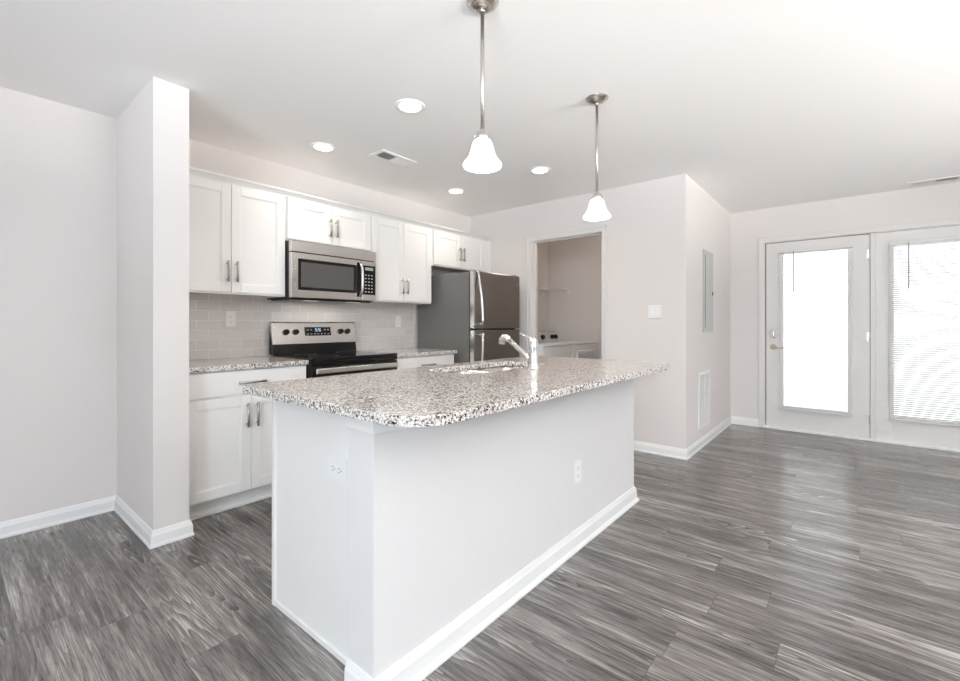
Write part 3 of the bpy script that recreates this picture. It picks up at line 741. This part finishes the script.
while z < gz1-fw-.004:
    m.box(g0+fw, g1-fw, -.005, .005, -.0007, .0007, mat=Matrix.Translation((0, YC-.0055, z)) @ Matrix.Rotation(math.radians(35), 4, 'X')); z += .010
m.build('louvres', M['plate'], r)

# ------------------------------------------------------------------ ceiling vents
def cvent(label, c, sx, sy, along, split_axis=False):
    r = thing('ceiling_vent', label, 'vent', (c[0], c[1], H-.008), 'white ceiling registers'); x, y = c; z0, z1 = H-.008, H-.0004; fw = .030
    m = MB(); m.box(x-sx/2, x+sx/2, y-sy/2, y-sy/2+fw, z0, z1, .002); m.box(x-sx/2, x+sx/2, y+sy/2-fw, y+sy/2, z0, z1, .002)
    m.box(x-sx/2, x-sx/2+fw, y-sy/2+fw, y+sy/2-fw, z0, z1, .002); m.box(x+sx/2-fw, x+sx/2, y-sy/2+fw, y+sy/2-fw, z0, z1, .002)
    if along == 'x': m.box(x-.006, x+.006, y-sy/2+fw, y+sy/2-fw, z0, z1)
    else: m.box(x-sx/2+fw, x+sx/2-fw, y-.006, y+.006, z0, z1)
    m.build('frame', M['plate'], r)
    MB().box(x-sx/2+fw, x+sx/2-fw, y-sy/2+fw, y+sy/2-fw, z1-.0012, z1).build('duct_opening', M['dark'], r)
    # two banks of slats thrown opposite ways
    m = MB()
    if along == 'x':
        for s in (-1, 1):
            a = x+.006 if s > 0 else x-sx/2+fw; b = x+sx/2-fw if s > 0 else x-.006; k = a+.008
            while k < b:
                m.box(-.0065, .0065, y-sy/2+fw, y+sy/2-fw, -.0005, .0005, mat=Matrix.Translation((k, 0, H-.0052)) @ Matrix.Rotation(s*math.radians(38), 4, 'Y')); k += .013
    else:
        for s in (-1, 1):
            a = y+.006 if s > 0 else y-sy/2+fw; b = y+sy/2-fw if s > 0 else y-.006; k = a+.008
            while k < b:
                m.box(x-sx/2+fw, x+sx/2-fw, -.0065, .0065, -.0005, .0005, mat=Matrix.Translation((0, k, H-.0052)) @ Matrix.Rotation(s*math.radians(38), 4, 'X')); k += .013
    m.build('slats', M['plate'], r)
cvent('white ceiling register over the kitchen aisle, between the downlights', (2.24, 2.735), .34, .165, 'x')
cvent('white ceiling register near the patio door wall', (5.69, -.56), .17, .36, 'y')

# ------------------------------------------------------------------ recessed downlights
def disk_light(name, loc, r, power, parent):
    d = bpy.data.lights.new(name, 'AREA'); d.shape = 'DISK'; d.size = r*2; d.energy = power; d.color = LAMP; d.spread = math.radians(150)
    o = bpy.data.objects.new(name, d); COL.objects.link(o); o.parent = parent; o.location = loc; return o
def downlight(x, y, label):
    r = thing('recessed_downlight', label, 'ceiling light', (x, y, H), 'recessed kitchen downlights')
    MB().lathe([(.062, -.0005), (.088, -.0005), (.088, -.004), (.078, -.009), (.064, -.006)], (x, y, H), 40, True).build('trim_ring', M['plate'], r)
    MB().lathe([(0, -.0055), (.064, -.0055), (.064, -.0008), (0, -.0008)], (x, y, H), 40).build('lens', M['lens'], r)
    disk_light('downlight_glow', (0, 0, -.012), .06, P_DOWN, r)
    return r
d0 = downlight(1.764, 2.004, 'lit recessed downlight nearest the camera, over the aisle left of the near pendant lamp')
dup(d0, (1.770, 2.950, H), 'lit recessed downlight above the left wall cabinets, leftmost of four')
dup(d0, (3.178, 2.947, H), 'lit recessed downlight in front of the refrigerator cabinet, smallest in view')
dup(d0, (3.192, 2.006, H), 'lit recessed downlight between the two pendant lamps, rightmost of four')

# ------------------------------------------------------------------ pendant lamps
def pendant(x, y, zb, label):
    r = thing('pendant_lamp', label, 'pendant lamp', (x, y, H), 'bell-shaded pendants over the island')
    MB().lathe([(0, -.030), (.010, -.030), (.022, -.0275), (.045, -.018), (.061, -.005), (.064, -.0005), (0, -.0005)], (x, y, H), 40).build('canopy', M['lampnickel'], r)
    m = MB(); m.cyl((x, y, zb+.140), (x, y, H-.026), .0078, seg=16); m.cyl((x, y, H-.042), (x, y, H-.026), .011, seg=16); m.build('rod', M['lampnickel'], r)
    MB().lathe([(0, .148), (.009, .148), (.013, .143), (.022, .134), (.031, .120), (.0335, .110), (.030, .106), (0, .106)], (x, y, zb), 32).build('socket_cap', M['lampnickel'], r)
    outer = [(.026, .109), (.035, .102), (.041, .088), (.046, .068), (.052, .048), (.060, .032), (.070, .020), (.0775, .010), (.0785, .004), (.0765, 0)]
    prof = outer + [(a-.004, b+.001) for a, b in outer[::-1]]
    MB().lathe(prof, (x, y, zb), 48, True).build('glass_shade', M['shade'], r)
    MB().lathe([(0, .034), (.012, .036), (.022, .048), (.024, .060), (.018, .076), (.011, .092), (.011, .106), (0, .106)], (x, y, zb), 24).build('bulb', M['bulb'], r)
    d = bpy.data.lights.new('pendant_glow', 'POINT'); d.energy = P_PEND; d.color = LAMP; d.shadow_soft_size = .03
    o = bpy.data.objects.new('pendant_glow', d); COL.objects.link(o); o.parent = r; o.location = (0, 0, zb+.012-H)
    return r
pendant(1.380, 1.136, 1.783, 'nearer and larger pendant lamp with frosted bell shade, left one')
pendant(2.386, 1.120, 1.760, 'farther pendant lamp with frosted bell shade, in front of the laundry wall')

# ------------------------------------------------------------------ laundry
ld = bpy.data.lights.new('laundry_fill', 'POINT'); ld.energy = 7; ld.color = LAMP; ld.shadow_soft_size = .10  # bare point lamp added to lift the dim laundry; no fixture is built
lo_ = bpy.data.objects.new('laundry_fill', ld); COL.objects.link(lo_); lo_.location = (4.75, 2.0, 2.28)
def machine(kind, x0, x1, label, dryer):
    y0, y1, zt = 2.60, 3.30, .925
    r = thing(kind, label, kind.replace('_', ' '), ((x0+x1)/2, (y0+y1)/2, 0))
    MB().box(x0, x1, y0, y1, .03, zt-.022, .012, 3).build('cabinet', M['appl'], r)
    for x in (x0+.05, x1-.05):
        for y in (y0+.05, y1-.05): MB().cyl((x, y, 0), (x, y, .031), .018, seg=14).build('foot', M['matblack'], r)
    MB().box(x0-.001, x1+.001, y0-.006, y1-.10, zt-.021, zt, .008, 3).build('top', M['appl'], r)
    c = MB().prism([(y1-.13, zt-.02), (y1-.005, zt-.02), (y1-.005, zt+.125), (y1-.075, zt+.125)], 0, x0+.004, x1-.004, .006).build('console', M['applgrey'], r)
    for k, kx in enumerate((x0+.27, x1-.17, x1-.075)):
        p0 = Vector((kx, y1-.104, zt+.050)); MB().cyl(p0, p0+Vector((0, -.030, .012)), .030 if k else .036, .026, 24).build('knob', M['black'], c)
    if dryer:
        MB().box(x0+.10, x1-.10, y0-.014, y0+.004, .30, zt-.10, .012, 3).build('loading_door', M['appl'], r)
        MB().box(x0+.125, x1-.125, y0-.0175, y0-.012, .33, zt-.13, .006).build('door_inset', M['applgrey'], r)
    else:
        m = MB().box(x0+.09, x1-.09, y0+.05, y1-.20, zt, zt+.008, .004).build('lid', M['appl'], r)
machine('washing_machine', 4.195, 4.852, 'white top-loading washer just inside the laundry doorway', False)
machine('clothes_dryer', 4.872, 5.550, 'white dryer with dark knobs, right of the washer in the laundry', True)
r = thing('wire_shelf', 'white wire shelf on the laundry wall above the machines', 'shelf', (4.95, 3.28, 1.60))
m = MB(); zs = 1.628; x = XK+T+.02
for y, z in ((3.125, zs), (3.125, zs-.028), (3.28, zs-.003), (3.43, zs)): m.cyl((XK+T+.005, y, z), (5.695, y, z), .0045, seg=8)
while x < 5.68:
    m.cyl((x, 3.435, zs+.004), (x, 3.125, zs+.004), .0016, seg=5); m.cyl((x, 3.125, zs+.004), (x, 3.125, zs-.028), .0016, seg=5); x += .026
m.build('wire_grid', M['pipe'], r)
MB().box(5.680, 5.6995, 3.10, 3.15, zs-.045, zs+.012, .003).build('end_bracket', M['pipe'], r)
for x in (4.45, 5.15):
    m = MB(); m.cyl((x, 3.13, zs-.02), (x, 3.437, zs-.28), .004, seg=8); m.box(x-.01, x+.01, 3.432, 3.4395, zs-.31, zs-.26, .002); m.build('brace', M['pipe'], r)
